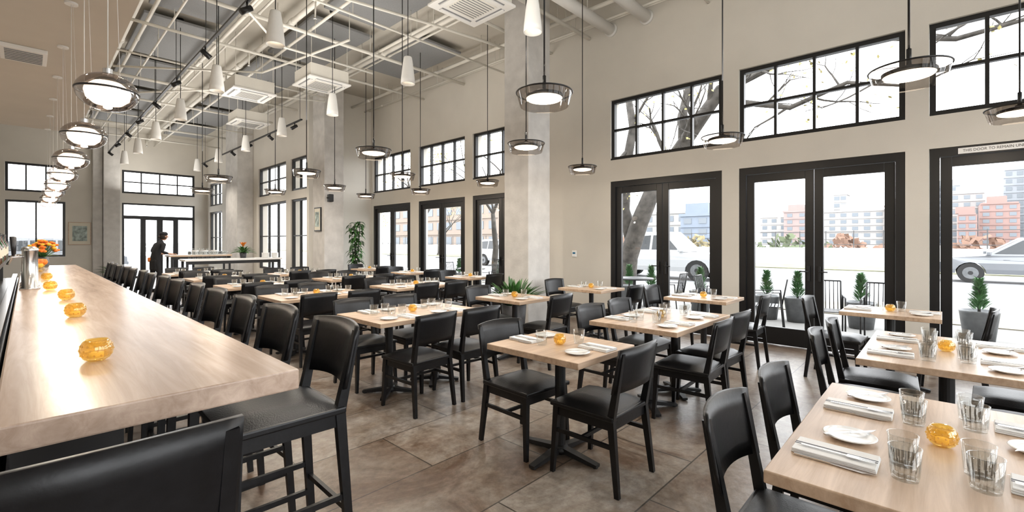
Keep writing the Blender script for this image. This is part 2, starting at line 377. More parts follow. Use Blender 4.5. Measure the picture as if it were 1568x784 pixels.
def spot(loc,e,ang=2.2,col=(1,.91,.80),rot=(0,0,0),r=.05):
    l=bpy.data.lights.new('lamp_light','SPOT'); l.energy=e; l.spot_size=ang; l.spot_blend=.8; l.color=col; l.shadow_soft_size=r
    o=bpy.data.objects.new('lamp_light',l); COL.objects.link(o); o.location=loc; o.rotation_euler=rot
def point(loc,e,col=(1,.86,.70),r=.05):
    l=bpy.data.lights.new('lamp_light','POINT'); l.energy=e; l.color=col; l.shadow_soft_size=r
    o=bpy.data.objects.new('lamp_light',l); COL.objects.link(o); o.location=loc
for k in range(7):
    for x in(2.04,3.9):
        y=3.35+2.45*k; cy((x,y,4.0)); spot((x,y,3.76),110,2.6,r=.04)
def add_ceiling_fill(x,y,sx,sy,e,z=3.4):  # upward area fill added to brighten the ceiling; no fixture belongs to it
    l=bpy.data.lights.new('added_ceiling_fill','AREA'); l.shape='RECTANGLE'; l.size=sx; l.size_y=sy; l.energy=e; l.color=(1,.96,.90)
    o=bpy.data.objects.new('added_ceiling_fill',l); COL.objects.link(o); o.location=(x,y,z); o.rotation_euler=(pi,0,0)
for y in(-1.5,3,7.5,12,16.5,21): add_ceiling_fill(2.97,y,.9,3.2,54)
for y in(1.0,7.6): add_ceiling_fill(5.0,y,.6,2.0,22,3.2)  # smaller added fills on the window side
def rail(x,z,y0,y1,n):
    b=MB(); b.bb(x-.018,x+.018,y0,y1,z-.015,z+.015,M_blk)
    for k in range(int((y1-y0)/2)+1): b.tube([(x,y0+.1+2*k,z),(x,y0+.1+2*k,ZC-.001)],.005,M_blk,5)
    for k in range(n):
        y=y0+.4+(y1-y0-.8)*k/(n-1); s=1 if k%2 else -1
        b.tube([(x,y,z),(x,y,z-.07)],.012,M_blk,6); b.tube([(x-.05*s,y,z-.06),(x+.07*s,y,z-.15)],[.035,.04],M_blk,12)
    b.done('track_light_rail')
rail(1.86,4.4,2,20,10); rail(4.25,4.2,10.5,19,6)
def disc(h=3.199):
    b=MB()
    b.lathe([(0,.06),(.03,.06),(.03,.035),(.12,.03),(.145,.02),(.145,-.004),(.138,-.004),(.138,.0),(0,.0)],(0,0,0),M_blk,32)
    b.lathe([(0,-.022),(.10,-.019),(.13,-.012),(.138,-.002)],(0,0,0),M_opal,32)
    b.lathe([(.145,.02),(.205,.045),(.213,.04)],(0,0,0),M_smoke,36)
    b.lathe([(.213,.04),(.19,-.045),(.184,-.065)],(0,0,0),M_smoke,36)
    b.lathe([(.216,.045),(.220,.040),(.216,.033),(.210,.038),(.216,.045)],(0,0,0),M_blk,36)
    b.tube([(0,0,.05),(0,0,.17)],.014,M_blk,8)
    b.tube([(0,0,.1),(0,0,h)],.007,M_blk,6); b.cyl((0,0,0),.06,h-.03,h,M_blk); return b
dp=Proto(disc,'glass_disc_pendant_lamp')
for x,y in((2.72,2.22),(3.98,3.52),(5.79,3.98),(5.19,1.74),(3.99,.16),(5.79,-.48),(2.95,5.13),(4.34,6.62),(5.92,6.2),(3.08,7.42),(4.3,9.0),(3.76,10.7),(5.6,10.1),(2.3,9.2),(2.6,11.6),(5.9,8.3)):
    dp((x,y,2.55)); point((x,y,2.49),12,r=.03)
def globe():
    b=MB(); pr=[(0,.10)]+[(.135*math.sin(t),.10*math.cos(t)) for t in [pi*k/16 for k in range(1,16)]]+[(0,-.10)]
    b.lathe(pr,(0,0,0),M_smoke2,32)
    b.lathe([(.130,.010),(.137,.008),(.137,.000),(.130,-.002)],(0,0,0),M_blk,32)
    b.lathe([(0,.055),(.06,.05),(.094,.02),(.098,.0),(.09,-.035),(.06,-.062),(0,-.075)],(0,0,0),M_opal,24)
    b.lathe([(0,.085),(.03,.08),(.055,.06),(0,.06)],(0,0,0),M_iron,24)
    b.cyl((0,0,0),.022,.094,.125,M_steel)
    b.tube([(0,0,.11),(0,0,1.519)],.0025,M_shade,5); b.tube([(.05,0,.088),(.012,0,1.519)],.0015,M_shade,4); b.cyl((0,0,0),.05,1.5,1.519,M_shade); return b
gp=Proto(globe,'globe_pendant_lamp')
for k in range(8):
    gp((.3,3.26+1.45*k,2.25)); point((.3,3.26+1.45*k,2.10),10,r=.03)
for k in range(5):
    b=MB(); b.lathe([(0,0),(.05,0),(.06,-.012),(.075,-.012),(.075,.0)],(0,0,0),M_blk,20); b.lathe([(0,-.003),(.045,-.003)],(0,0,0),M_opal,16); b.done('recessed_downlight',(-.4,2.5+2.2*k,3.768)); spot((-.4,2.5+2.2*k,3.74),60,2.0,r=.04)
for y in(4.6,8.2):
    b=MB(); b.bb(-.2,.2,-.28,.28,-.05,0,M_shade,.006)
    for k in range(7): b.bb(-.16,.16,-.22+k*.07,-.20+k*.07,-.058,-.048,M_panel)
    b.done('air_vent',(-.02,y,3.769))

# ------------------------------------------------------------------ seating
def seat_obj(sh,top,stool):
    b=MB(); hw=.205; fy=.20; by=-.20
    for s in(-1,1):
        b.beam((s*(hw+.008),fy+.012,0),(s*(hw-.012),fy-.01,sh-.02),.024,.026,.036,.040,M_chair)
        b.beam((s*(hw+.008),by-.05,0),(s*(hw-.01),by,sh-.01),.024,.030,.034,.042,M_chair)
        b.beam((s*(hw-.01),by,sh-.02),(s*(hw-.006),by-.075,top-.03),.034,.042,.026,.024,M_chair)
        b.beam((s*(hw-.012),fy-.01,sh-.05),(s*(hw-.012),by,sh-.05),.022,.055,.022,.055,M_chair)
        zz=.27 if not stool else .36
        b.beam((s*(hw-.002),fy,zz),(s*(hw-.002),by-.02,zz),.018,.024,.018,.024,M_chair)
        if stool: b.beam((s*(hw-.002),fy,.22),(s*(hw-.002),by-.03,.22),.018,.024,.018,.024,M_chair)
    b.beam((-hw,fy-.01,sh-.05),(hw,fy-.01,sh-.05),.022,.055,.022,.055,M_chair)
    b.beam((-hw,by,sh-.05),(hw,by,sh-.05),.022,.055,.022,.055,M_chair)
    if stool:
        b.beam((-hw,fy+.005,.26),(hw,fy+.005,.26),.02,.03,.02,.03,M_chair); b.beam((-hw,by-.03,.30),(hw,by-.03,.30),.018,.024,.018,.024,M_chair)
    else:
        b.beam((-hw,.0,.27),(hw,.0,.27),.018,.022,.018,.022,M_chair)
    b.box((0,.003,sh-.008),(.445,.45,.03),M_chair,.008)
    n=8; vs=[];fs=[]
    for j in range(n+1):
        for i in range(n+1):
            u=i/n*2-1; v=j/n*2-1
            h=.034*(1-abs(u)**5)*(1-abs(v)**5)
            vs.append((u*.215,v*.215+.008,sh+.006+h))
    for j in range(n):
        for i in range(n): a=j*(n+1)+i; fs.append((a,a+1,a+n+2,a+n+1))
    b.add(vs,fs,M_leather,True)
    z0=top-.27; z1=top; N=12; K=4
    vs=[];fs=[]
    for side in(0,1):
        for k in range(K+1):
            z=z0+(z1-z0)*k/K
            for i in range(N+1):
                u=i/N*2-1
                zz=z
                if k==K: zz=z+.012*(1-u*u)-.012
                if k==0: zz=z+.014*(1-u*u)
                rake=-.075*(zz-sh)/(top-sh)
                y=by+.012+rake-.042*(1-u*u)-(0.018 if side else 0)
                vs.append((u*.222,y,zz))
    S=(N+1)*(K+1)
    for k in range(K):
        for i in range(N):
            a=k*(N+1)+i; fs.append((a,a+1,a+N+2,a+N+1)); a+=S; fs.append((a+N+1,a+N+2,a+1,a))
    for i in range(N):
        fs.append((i,i+S,i+1+S,i+1)); a=K*(N+1)+i; fs.append((a,a+1,a+1+S,a+S))
    for k in range(K):
        a=k*(N+1); fs.append((a,a+N+1,a+N+1+S,a+S)); a+=N; fs.append((a,a+S,a+N+1+S,a+N+1))
    b.add(vs,fs,M_chair,True)
    return b
chair=Proto(lambda:seat_obj(.44,.85,False),'dining_chair')
stool=Proto(lambda:seat_obj(.74,1.09,True),'bar_stool')
def table(w,d):
    def f():
        b=MB(); b.box((0,0,.73),(w,d,.04),M_table,.004)
        b.box((0,0,.70),(w*.6,.06,.02),M_iron); b.box((0,0,.70),(.06,d*.6,.02),M_iron)
        xs=[0] if w<.9 else [-.27,.27]
        for x in xs:
            b.cyl((x,0,0),.036,.03,.70,M_iron,16)
            for s in range(4):
                a=s*pi/2+(0.0 if w<.9 else pi/4); L=.30 if w<.9 else .25
                b.beam((x,0,.045),(x+math.cos(a)*L,math.sin(a)*L,.016),.06,.04,.045,.02,M_iron)
                b.cyl((x+math.cos(a)*(L-.02),math.sin(a)*(L-.02),0),.018,0,.012,M_iron,10)
            b.lathe([(0,.075),(.045,.07),(.06,.045),(.06,.02),(0,.02)],(x,0,0),M_iron,16)
        return b
    return f
t2=Proto(table(.66,.76),'dining_table'); t4=Proto(table(1.2,.80),'dining_table')
def plate_():
    b=MB(); b.lathe([(0,.0),(.045,.0),(.05,.004),(.078,.012),(.080,.014),(.077,.016),(.05,.008),(0,.007)],(0,0,0),M_white,28); return b
plate=Proto(plate_,'side_plate')
def nap():
    b=MB()
    for k in range(3): b.box((0.002*k,0.001*(k%2),.003+k*.0052),(.125-.002*k,.225-.002*k,.0050),M_linen,.002)
    for x in(-.004,.010): b.box((x,0,.0163),(.006,.222,.0007),M_stripe)
    return b
napkin=Proto(nap,'folded_napkin')
def fork_():
    b=MB(); b.beam((0,-.09,.0035),(0,.035,.0035),.009,.003,.006,.003,M_steel); b.box((0,.05,.0045),(.024,.032,.003),M_steel,.001)
    for i in range(4): b.beam((-.0095+i*.0063,.062,.0045),(-.0085+i*.0057,.105,.0045),.0035,.002,.002,.002,M_steel)
    return b
fork=Proto(fork_,'fork')
def knife_():
    b=MB(); b.beam((0,-.1,.004),(0,.0,.004),.010,.006,.008,.005,M_steel)
    b.add([(-.005,0,.003),(.007,.0,.003),(.010,.08,.003),(-.004,.115,.003),(-.005,0,.005),(.007,.0,.005),(.010,.08,.004),(-.004,.115,.004)],[(0,1,2,3),(7,6,5,4),(0,4,5,1),(1,5,6,2),(2,6,7,3),(3,7,4,0)],M_steel); return b
knife=Proto(knife_,'table_knife')
def glass_():
    b=MB(); b.lathe([(0,.0),(.032,.0),(.033,.006),(.040,.095),(.0385,.095),(.031,.014),(0,.012)],(0,0,0),M_glass,20)
    for i in range(16):
        a=i*pi/8; b.beam((.0335*math.cos(a),.0335*math.sin(a),.01),(.0385*math.cos(a),.0385*math.sin(a),.07),.0025,.0025,.0018,.0018,M_glass)
    b.lathe([(.0385,.0945),(.0405,.0945),(.0405,.0965),(.0385,.0965),(.0385,.0945)],(0,0,0),M_glass,20)
    return b
glass=Proto(glass_,'water_glass')
def votive_():
    b=MB(); b.lathe([(0,.0),(.020,.0),(.033,.009),(.0415,.028),(.0415,.043),(.035,.060),(.028,.068),(.026,.066),(.032,.057),(.038,.041),(.038,.029),(.030,.013),(0,.008)],(0,0,0),M_amber,28)
    for k in range(14):
        for z,r in((.020,.0385),(.036,.042),(.050,.039)):
            a=k*pi/7+(pi/14 if z==.036 else 0); b.lathe([(0,-.004),(.0035,0),(0,.004)],(r*.985*math.cos(a),r*.985*math.sin(a),z),M_amber,6)
    b.lathe([(0,.009),(.018,.009),(.018,.026),(0,.026)],(0,0,0),M_wax,14); return b
votive=Proto(votive_,'votive_candle_holder')
TT=.7502
def settings(cx,cy,w,full):
    offs=[0] if w<.9 else [-.28,.28]
    votive((cx+random.uniform(-.015,.015),cy,TT))
    for s in(-1,1):
        for o in offs:
            px=cx if w<.9 else cx+o
            r=random.uniform(-.06,.06); q=0 if s<0 else pi
            def L(dx,dy): return (px+dx*(-s), cy+s*.38-s*dy)
            x,y=L(.06,.125); napkin((x,y,TT),q+r)
            x2,y2=L(-.14,.14); plate((x2,y2,TT),0)
            if full: fork((x-.025,y,TT+.0168),q+r); knife((x+.078*(-s),y,TT),q+r); knife((x2,y2,TT+.0165),q+.9)
            x,y=L(.10+random.uniform(-.02,.02),.30); glass((x,y,TT))
            if w>.9: x,y=L(-.02,.29); glass((x,y,TT))
def dining(cx,cy,w,full=True,off=.33,xo=.29,offn=None):
    (t2 if w<.9 else t4)((cx,cy,0)); settings(cx,cy,w,full)
    xs=[0] if w<.9 else [-xo,xo]
    for x in xs:
        chair((cx+x+random.uniform(-.02,.02),cy-(offn or off)+random.uniform(-.02,.02),0),random.uniform(-.06,.06))
        chair((cx+x+random.uniform(-.02,.02),cy+off+random.uniform(-.02,.02),0),pi+random.uniform(-.06,.06))
dining(2.50,1.90,.66,True,.30)
dining(4.02,1.88,1.2,True,.34)
dining(2.15,-.0,1.2,True,.33)
dining(4.02,-.02,1.2,True,.36)
dining(5.95,.38,.66,True,.42)
dining(5.88,2.2,.66,True,.45)
dining(5.88,3.88,.66,True,.47)
dining(2.66,3.87,1.2,True,.42,offn=.48)
dining(4.25,3.95,.66,True,.45)
dining(2.66,6.08,1.2,False,.45); dining(2.66,8.15,1.2,False,.45); dining(2.66,10.2,1.2,False,.45); dining(2.66,12.2,1.2,False,.45)
dining(4.35,6.25,1.2,False,.45); dining(4.35,8.4,1.2,False,.45); dining(4.2,10.5,1.2,False,.45)
dining(6.1,6.9,.66,False,.45); dining(6.1,8.9,.66,False,.45); dining(6.1,10.8,.66,False,.45)
dining(5.95,-1.6,.66,False,.45)

# ------------------------------------------------------------------ bar
b=MB(); b.box((.255,5.9,1.04),(.61,9.0,.06),M_bar,.005); b.bb(-.03,.20,1.78,10.38,.0,1.009,M_barbase)
for k in range(8): b.bb(.20,.208,1.85+1.07*k,2.80+1.07*k,.14,.96,M_barbase,.003)
b.bb(.19,.22,1.79,10.37,.0,.1,M_blk); 
b.tube([(.30,1.9,.2),(.30,10.3,.2)],.018,M_iron,10)
for k in range(9): b.tube([(.20,2.0+k,.2),(.30,2.0+k,.2)],.01,M_iron,6)
b.done('bar_counter')
b=MB(); b.bb(-.75,-.09,2.3,10.3,.0,.86,M_barbase); b.bb(-.76,-.08,2.3,10.3,.861,.90,M_steel,.004); b.bb(-.14,-.09,2.3,10.3,.9,.96,M_steel,.003); b.done('back_bar_workstation')
for k in range(14): stool((.735+random.uniform(-.015,.015),2.08+.66*k,0),pi/2+random.uniform(-.05,.05))
stool((.105,1.37,0),random.uniform(-.02,.02)-.03)
for x,y in((.154,1.97),(.17,3.19),(.18,4.17),(.13,5.1),(.14,6.47),(.12,8.2)): votive((x,y,1.0702))
def tap():
    b=MB(); b.lathe([(0,0),(.06,0),(.06,.012),(.048,.02),(.045,.30),(.048,.305),(.048,.325),(.03,.335),(0,.335)],(0,0,0),M_steel,24)
    for k in(-1,1):
        b.tube([(-.04,k*.022,.26),(-.10,k*.022,.26),(-.12,k*.022,.20)],.009,M_steel,8); b.tube([(-.09,k*.022,.27),(-.095,k*.022,.42)],[.008,.016],M_blk,8)
    return b
tp=Proto(tap,'beer_tap'); tp((.02,5.3,1.0702)); tp((.02,5.65,1.0702)); tp((.02,6.0,1.0702))
def bottle(m,h):
    def f():
        b=MB(); b.lathe([(0,0),(.036,0),(.038,.01),(.038,h*.6),(.014,h*.75),(.013,h*.97),(.016,h),(0,h)],(0,0,0),m,18)
        b.lathe([(.0385,h*.2),(.0385,h*.5)],(0,0,0),M_label,18); b.lathe([(.0165,h*.92),(.0165,h+.002),(0,h+.002)],(0,0,0),M_blk,12); return b
    return f
bo=[Proto(bottle(M_bottle,.31),'liquor_bottle'),Proto(bottle(M_bottleg,.30),'wine_bottle'),Proto(bottle(M_bottle,.27),'liquor_bottle')]
b=MB(); b.bb(-.36,-.16,3.6,9.6,1.20,1.23,M_blk); 
for y in(3.7,5.7,7.7,9.5): b.bb(-.3,-.22,y-.02,y+.02,.901,1.2,M_iron)
b.done('bottle_shelf')
for k in range(26): bo[k%3]((-.2-.05*(k%2),3.75+.22*k,1.231))
for k in range(8): glass((-.0+.01*(k%2),6.35+.12*k,1.0702))
for k in range(10): bo[(k+1)%3]((-.3,2.5+.11*k,.901))
b=MB(); b.lathe([(0,0),(.06,0),(.075,.06),(.06,.15),(.05,.17),(.045,.16),(0,.15)],(0,0,0),M_galv,20)
for k in range(70):
    th=random.uniform(0,2*pi); ph=random.uniform(0,1.35); R=random.uniform(.14,.2)
    d=Vector((math.sin(ph)*math.cos(th),math.sin(ph)*math.sin(th),math.cos(ph)))
    c=Vector((0,0,.2))+d*R; m=random.choice([M_orange,M_orange,M_yellow])
    b.tube([(0,0,.13),c],.003,M_leaf,4)
    b.lathe([(0,-.015),(.018,-.01),(.026,.005),(.02,.016),(0,.02)],c,m,8)
    if k%3==0: b.leaf((0,0,.15),d+Vector((0,0,.1)),.22,.04,.3,M_leaf)
b.done('flower_arrangement',(.16,9.4,1.0702))
b=MB(); 
for k in range(14):
    th=random.uniform(0,2*pi); z=random.uniform(0,.05); b.lathe([(0,-.035),(.025,-.028),(.037,0),(.025,.03),(0,.035)],(.06*math.cos(th),.06*math.sin(th),.10+z),M_orange if k%2 else M_yellow,10)
b.lathe([(0,0),(.06,0),(.11,.09),(.105,.09),(.05,.01),(0,.01)],(0,0,0),M_glass,20); b.done('fruit_bowl',(.08,7.6,1.0702))

# ------------------------------------------------------------------ service stations
def counter(name,cx,cy,w,d,h,top):
    b=MB(); b.box((0,0,h-.025),(w,d,.05),top,.005)
    for sx in(-1,1):
        for sy in(-1,1): b.beam((sx*(w/2-.06),sy*(d/2-.05),0),(sx*(w/2-.06),sy*(d/2-.05),h-.05),.05,.05,.05,.05,M_iron)
        b.beam((sx*(w/2-.06),-d/2+.05,.2),(sx*(w/2-.06),d/2-.05,.2),.03,.03,.03,.03,M_iron)
    b.bb(-w/2+.08,w/2-.08,-d/2+.06,d/2-.06,.35,.38,M_iron)
    b.bb(-w/2+.08,w/2-.08,-d/2+.05,-d/2+.08,h-.13,h-.05,M_iron)
    return b.done(name,(cx,cy,0))
counter('service_counter',3.85,14.0,2.3,.6,1.0,M_white)
counter('high_table',3.65,16.65,1.6,.7,1.05,M_table)
def wine():
    b=MB(); b.lathe([(0,0),(.034,.0),(.034,.003),(.005,.008),(.004,.08),(.02,.095),(.036,.13),(.034,.18),(.03,.2),(.029,.2),(.033,.17),(.034,.13),(0,.1)],(0,0,0),M_glass,14); return b
wg=Proto(wine,'wine_glass')
for i in range(9):
    for j in range(3): wg((2.85+i*.10,13.85+j*.12,1.001))
for i in range(6): wg((3.3+i*.12,16.8,1.051))
def stack():
    b=MB()
    for k in range(12): b.lathe([(0,0),(.06,0),(.10,.014),(.098,.017),(.06,.006),(0,.006)],(0,0,k*.011),M_white,20)
    return b
st=Proto(stack,'plate_stack')
for x in(4.62,4.86): st((x,13.88,1.001))
for i in range(3): st((3.5+.25*i,16.45,1.051))
b=MB(); b.lathe([(0,0),(.07,0),(.09,.14),(.085,.14),(.07,.12),(0,.12)],(0,0,0),M_pot,20)
for k in range(34):
    th=k*2.4; el=.35+.9*(k/34); b.leaf((0,0,.12),(math.cos(th)*math.cos(el),math.sin(th)*math.cos(el),math.sin(el)),.40,.05,.42,M_leaf)
for k in range(12):
    th=k*2.4; b.leaf((0,0,.3),(math.cos(th)*.5,math.sin(th)*.5,.9),.2,.045,.2,M_orange)
b.tube([(0,0,.1),(0,0,.32)],.012,M_leaf,6)
b.done('potted_bromeliad',(4.13,14.14,1.001))
b=MB(); b.lathe([(0,0),(.16,0),(.2,.4),(.19,.4),(.17,.36),(0,.36)],(0,0,0),M_pot,24)
for s in range(5):
    a=s*1.3; pts=[(0,0,.35),(.06*math.cos(a),.06*math.sin(a),1.0),(.13*math.cos(a),.13*math.sin(a),1.95)]; b.tube(pts,[.015,.012,.006],M_bark,6)
    for k in range(42):
        t=random.uniform(.1,1); z=.5+1.5*t; th=random.uniform(0,2*pi); r=.06+.07*t
        b.leaf((r*math.cos(a),r*math.sin(a),z),(math.cos(th),math.sin(th),.5),random.uniform(.15,.24),.07,.9,M_leaf)
b.done('potted_ficus',(6.32,11.95,0))
b=MB(); b.lathe([(0,0),(.15,0),(.19,.5),(.175,.5),(.16,.46),(0,.46)],(0,0,0),M_pot,24)
for k in range(100):
    th=k*2.4; el=.45+1.0*random.random(); b.leaf((.05*math.cos(th),.05*math.sin(th),.46),(math.cos(th)*math.cos(el),math.sin(th)*math.cos(el),math.sin(el)),random.uniform(.45,.64),.055,.25,M_leaf)
b.done('potted_fern',(5.06,4.72,0))
b=MB(); b.lathe([(0,0),(.12,0),(.15,.35),(.14,.35),(.12,.3),(0,.3)],(0,0,0),M_pot,20)
for k in range(60):
    th=k*2.4; el=.2+1.2*random.random(); b.leaf((0,0,.3),(math.cos(th)*math.cos(el),math.sin(th)*math.cos(el),math.sin(el)),random.uniform(.4,.7),.05,.4,M_leaf)
b.done('potted_palm',(2.1,21.8,0))
M_art=pm('art_print',(.35,.42,.40),.7,noise=.6,nscale=9)
b=MB(); b.bb(-.31,.31,0,.03,-.42,.42,M_table,.004); b.bb(-.285,.285,-.004,.001,-.395,.395,M_label); b.bb(-.2,.2,-.007,-.003,-.28,.28,M_art); b.done('framed_poster',(1.36,YE-.031,1.75))
b=MB(); b.bb(0,.03,-.2,.2,-.32,.32,M_blk,.004); b.bb(-.004,.001,-.17,.17,-.29,.29,M_label);b.bb(-.006,-.002,-.12,.12,-.2,.2,M_art); b.done('framed_picture',(5.369,12.25,2.05))
b=MB(); b.bb(0,.02,-.05,.05,-.06,.06,M_white,.006); b.bb(-.002,.001,-.03,.03,-.005,.03,pm('lcd',(.05,.2,.35),.2)); b.done('thermostat',(XW-.0205,5.1,1.22))
for x,y,z in((6.35,5.25,2.62),(5.5,11.75,2.6)):
    b=MB(); b.box((0,0,0),(.12,.14,.2),M_blk,.015); b.lathe([(0,.0),(.04,.0),(.045,.006),(0,.006)],(0,0,-.106),M_iron,16); b.tube([(-.1,0,0),(-.05,0,0)],.015,M_blk,8); b.done('wall_speaker',(x,y,z))
b=MB(); b.bb(0,.003,-.55,.55,-.032,.032,M_white); nt_=b.done('door_notice',(XW+.006,-.68,2.465))
tx=bpy.data.curves.new('notice_text','FONT'); tx.body='THIS DOOR TO REMAIN UNLOCKED DURING BUSINESS HOURS'; tx.size=.042; tx.align_x='CENTER'; tx.align_y='CENTER'; tx.materials.append(M_blk)
to=bpy.data.objects.new('notice_text',tx); COL.objects.link(to); to.parent=nt_; to.location=(-.001,0,0); to.rotation_euler=(pi/2,0,-pi/2); to.scale=(.85,1,1)

# ------------------------------------------------------------------ waiter
wt=bpy.data.objects.new('waiter',None); COL.objects.link(wt); wt.location=(2.56,16.5,0); wt.rotation_euler=(0,0,-1.25)
def skin(name,verts,edges,mat,root=0):
    me=bpy.data.meshes.new(name); me.from_pydata([v[:3] for v in verts],edges,[]); o=bpy.data.objects.new(name,me); COL.objects.link(o)
    o.parent=wt; md=o.modifiers.new('skin','SKIN'); md.use_smooth_shade=True
    for i,v in enumerate(verts):
        sv=me.skin_vertices[0].data[i]; r=v[3]; sv.radius=r if hasattr(r,'__len__') else (r,r); sv.use_root=(i==root)
    s=o.modifiers.new('sub','SUBSURF'); s.levels=2; s.render_levels=2; me.materials.append(mat); return o
V=[(0,-.02,.95,(.15,.11)),(0,.0,1.12,(.135,.10)),(0,.08,1.32,(.165,.11)),(0,.13,1.42,(.10,.08)),(0,.16,1.49,(.052,.052)),
 (.19,.11,1.38,.062),(.27,.02,1.16,.046),(.22,.20,1.10,.038),
 (-.19,.11,1.38,.062),(-.27,.03,1.16,.046),(-.2,.22,1.10,.038),
 (.10,-.02,.86,.092),(.11,.03,.50,.062),(.11,-.02,.10,.045),(-.10,-.02,.86,.092),(-.12,-.02,.50,.062),(-.13,-.06,.10,.045)]
E=[(0,1),(1,2),(2,3),(3,4),(2,5),(5,6),(6,7),(2,8),(8,9),(9,10),(0,11),(11,12),(12,13),(0,14),(14,15),(15,16)]
skin('clothed_body',V,E,M_cloth)
for s in(1,-1):
    skin('forearm',[(s*.22,.19,1.10,.034),(s*.20,.30,1.085,.026),(s*.19,.37,1.085,(.036,.018))],[(0,1),(1,2)],M_skin)
    b=MB()
    for f,(dx,L) in enumerate(((-.028,.062),(-.010,.075),(.010,.072),(.027,.055))):
        x=s*.19+dx; b.tube([(x,.385,1.087),(x,.385+L*.55,1.088),(x,.385+L,1.068)],[.009,.0085,.007],M_skin,8)
    b.tube([(s*.19-s*.03,.36,1.085),(s*.19-s*.055,.39,1.08),(s*.19-s*.06,.42,1.072)],[.011,.010,.008],M_skin,8)
    b.done('hand_fingers',parent=wt)
    b=MB(); y0=-.02 if s>0 else -.06; x=.11 if s>0 else -.13
    b.box((x,y0+.06,.045),(.09,.27,.09),M_blk,.03); b.done('shoe',parent=wt)
b=MB(); hc=Vector((0,.21,1.60))
pr=[(0,.115),(.05,.105),(.075,.075),(.082,.03),(.078,-.02),(.065,-.07),(.04,-.105),(0,-.118)]
b.lathe(pr,hc,M_skin,24,sx=.92,sy=1.12)
b.tube([hc+Vector((0,.085,.02)),hc+Vector((0,.115,-.02)),hc+Vector((0,.095,-.03))],[.008,.015,.010],M_skin,8)
for s in(1,-1):
    b.lathe([(0,-.03),(.016,-.02),(.018,.01),(0,.03)],hc+Vector((s*.078,-.005,-.005)),M_skin,10)
    b.lathe([(0,-.008),(.011,0),(0,.008)],hc+Vector((s*.03,.086,.012)),M_white,10); b.lathe([(0,-.005),(.006,0),(0,.005)],hc+Vector((s*.03,.094,.012)),M_hair,8)
b.box(hc+Vector((0,.083,-.055)),(.042,.012,.008),pm('lips',(.4,.12,.1),.5),.003)
b.done('head',parent=wt)
b=MB(); b.lathe([(0,.125),(.06,.115),(.085,.08),(.092,.035),(.090,-.0),(.088,-.05),(.06,-.08),(0,-.08)],hc+Vector((0,-.022,.004)),M_hair,22,sx=.97,sy=1.0)
b.lathe([(0,.135),(.06,.127),(.09,.09),(.097,.04),(.094,.04),(0,.05)],hc+Vector((0,-.008,.006)),M_cloth,24,sx=.95,sy=1.12)
b.box(hc+Vector((0,.125,.052)),(.13,.10,.008),M_cloth,.003); b.lathe([(0,-.03),(.03,-.02),(.035,0),(.02,.03),(0,.035)],hc+Vector((0,-.125,-.01)),M_hair,12)
b.done('cap_and_hair',parent=wt)
b=MB(); b.box((-.0,.0,.78),(.30,.22,.34),M_cloth,.05); b.box((-.13,-.03,.93),(.10,.20,.13),M_orange,.03); b.done('apron_with_towel',parent=wt)

# ------------------------------------------------------------------ exterior
b=MB(); b.bb(XW+.31,11.2,-30,60,-.14,-.02,M_patio); b.done('patio_paving')
b=MB(); b.bb(11.201,13.4,-30,60,-.14,-.0,M_verge); b.done('gravel_verge')
b=MB(); b.bb(13.401,29,-120,160,-.2,-.05,M_asph); b.done('street')
b=MB(); b.bb(29.001,34,-120,160,-.2,.0,M_grass); b.bb(34.001,420,-400,500,-.2,-.03,M_asph); b.done('ground_outside')
b=MB(); b.bb(-40,XW+.3,YE+.31,160,-.2,-.04,M_asph); b.done('street_side')
b=MB(); b.bb(-60,XW+.3,-60,YB-.31,-.2,-.04,M_patio); b.done('plaza_paving')
b=MB(); b.bb(40,40.3,-60,90,-.03,1.0,M_whitewall)
for k in range(60): b.bb(39.9,40.4,-60+2.5*k,-59.9+2.5*k,-.03,1.05,M_whitewall)
b.done('boundary_wall')
M_fence=pm('fence_metal',(.06,.06,.06),.6)
b=MB()
for k in range(70): b.beam((44,-40+1.8*k,0),(44,-40+1.8*k,2.3),.06,.06,.06,.06,M_fence)
b.bb(43.98,44.02,-40,85,2.2,2.25,M_fence); b.bb(43.98,44.02,-40,85,1.2,1.24,M_fence); b.done('street_fence')
def building(x,y0,y1,d,h,col,fl,step=3.0,name='apartment_building'):
    m=pm('facade',[c*.58 for c in col],.8,noise=.06,nscale=.3); g=pm('facade_window',(.13,.15,.17),.3); b=MB()
    b.bb(x,x+d,y0,y1,0,h,m); b.bb(x-.3,x+d+.3,y0-.3,y1+.3,h,h+.6,m)
    n=max(2,int(abs(y1-y0)/step)); fh=h/fl
    for f in range(fl):
        for k in range(n):
            yy=y0+(y1-y0)*(k+.5)/n; b.bb(x-.1,x,yy-step*.28,yy+step*.28,f*fh+fh*.3,f*fh+fh*.8,g)
        b.bb(x-.25,x,y0,y1,f*fh-.1,f*fh+.1,m)
    b.bb(x+2,x+6,(y0+y1)/2-2,(y0+y1)/2+3,h+.6,h+3,m); b.done(name)
building(200,14,34,20,12,(.50,.48,.46),5); building(205,34,54,20,11,(.56,.54,.52),4); building(198,36,44,2,12.5,(.42,.33,.31),5); building(198,8,14,6,13,(.42,.30,.27),5)
building(210,26,30,8,19,(.58,.57,.56),7)
building(100,36,42.5,12,7.0,(.28,.33,.40),3); building(120,46,80,12,9,(.48,.47,.45),3)
building(250,-2,-12,20,20,(.46,.44,.43),7); building(240,-10,-20,15,15,(.42,.28,.25),6); building(270,-18,-30,20,30,(.42,.45,.49),10); building(255,-30,-48,20,34,(.48,.43,.41),11)
building(230,-4,-9,10,11,(.42,.28,.25),4); building(280,2,-6,20,26,(.48,.52,.56),9)
building(60,60,95,15,9,(.42,.34,.28),3)
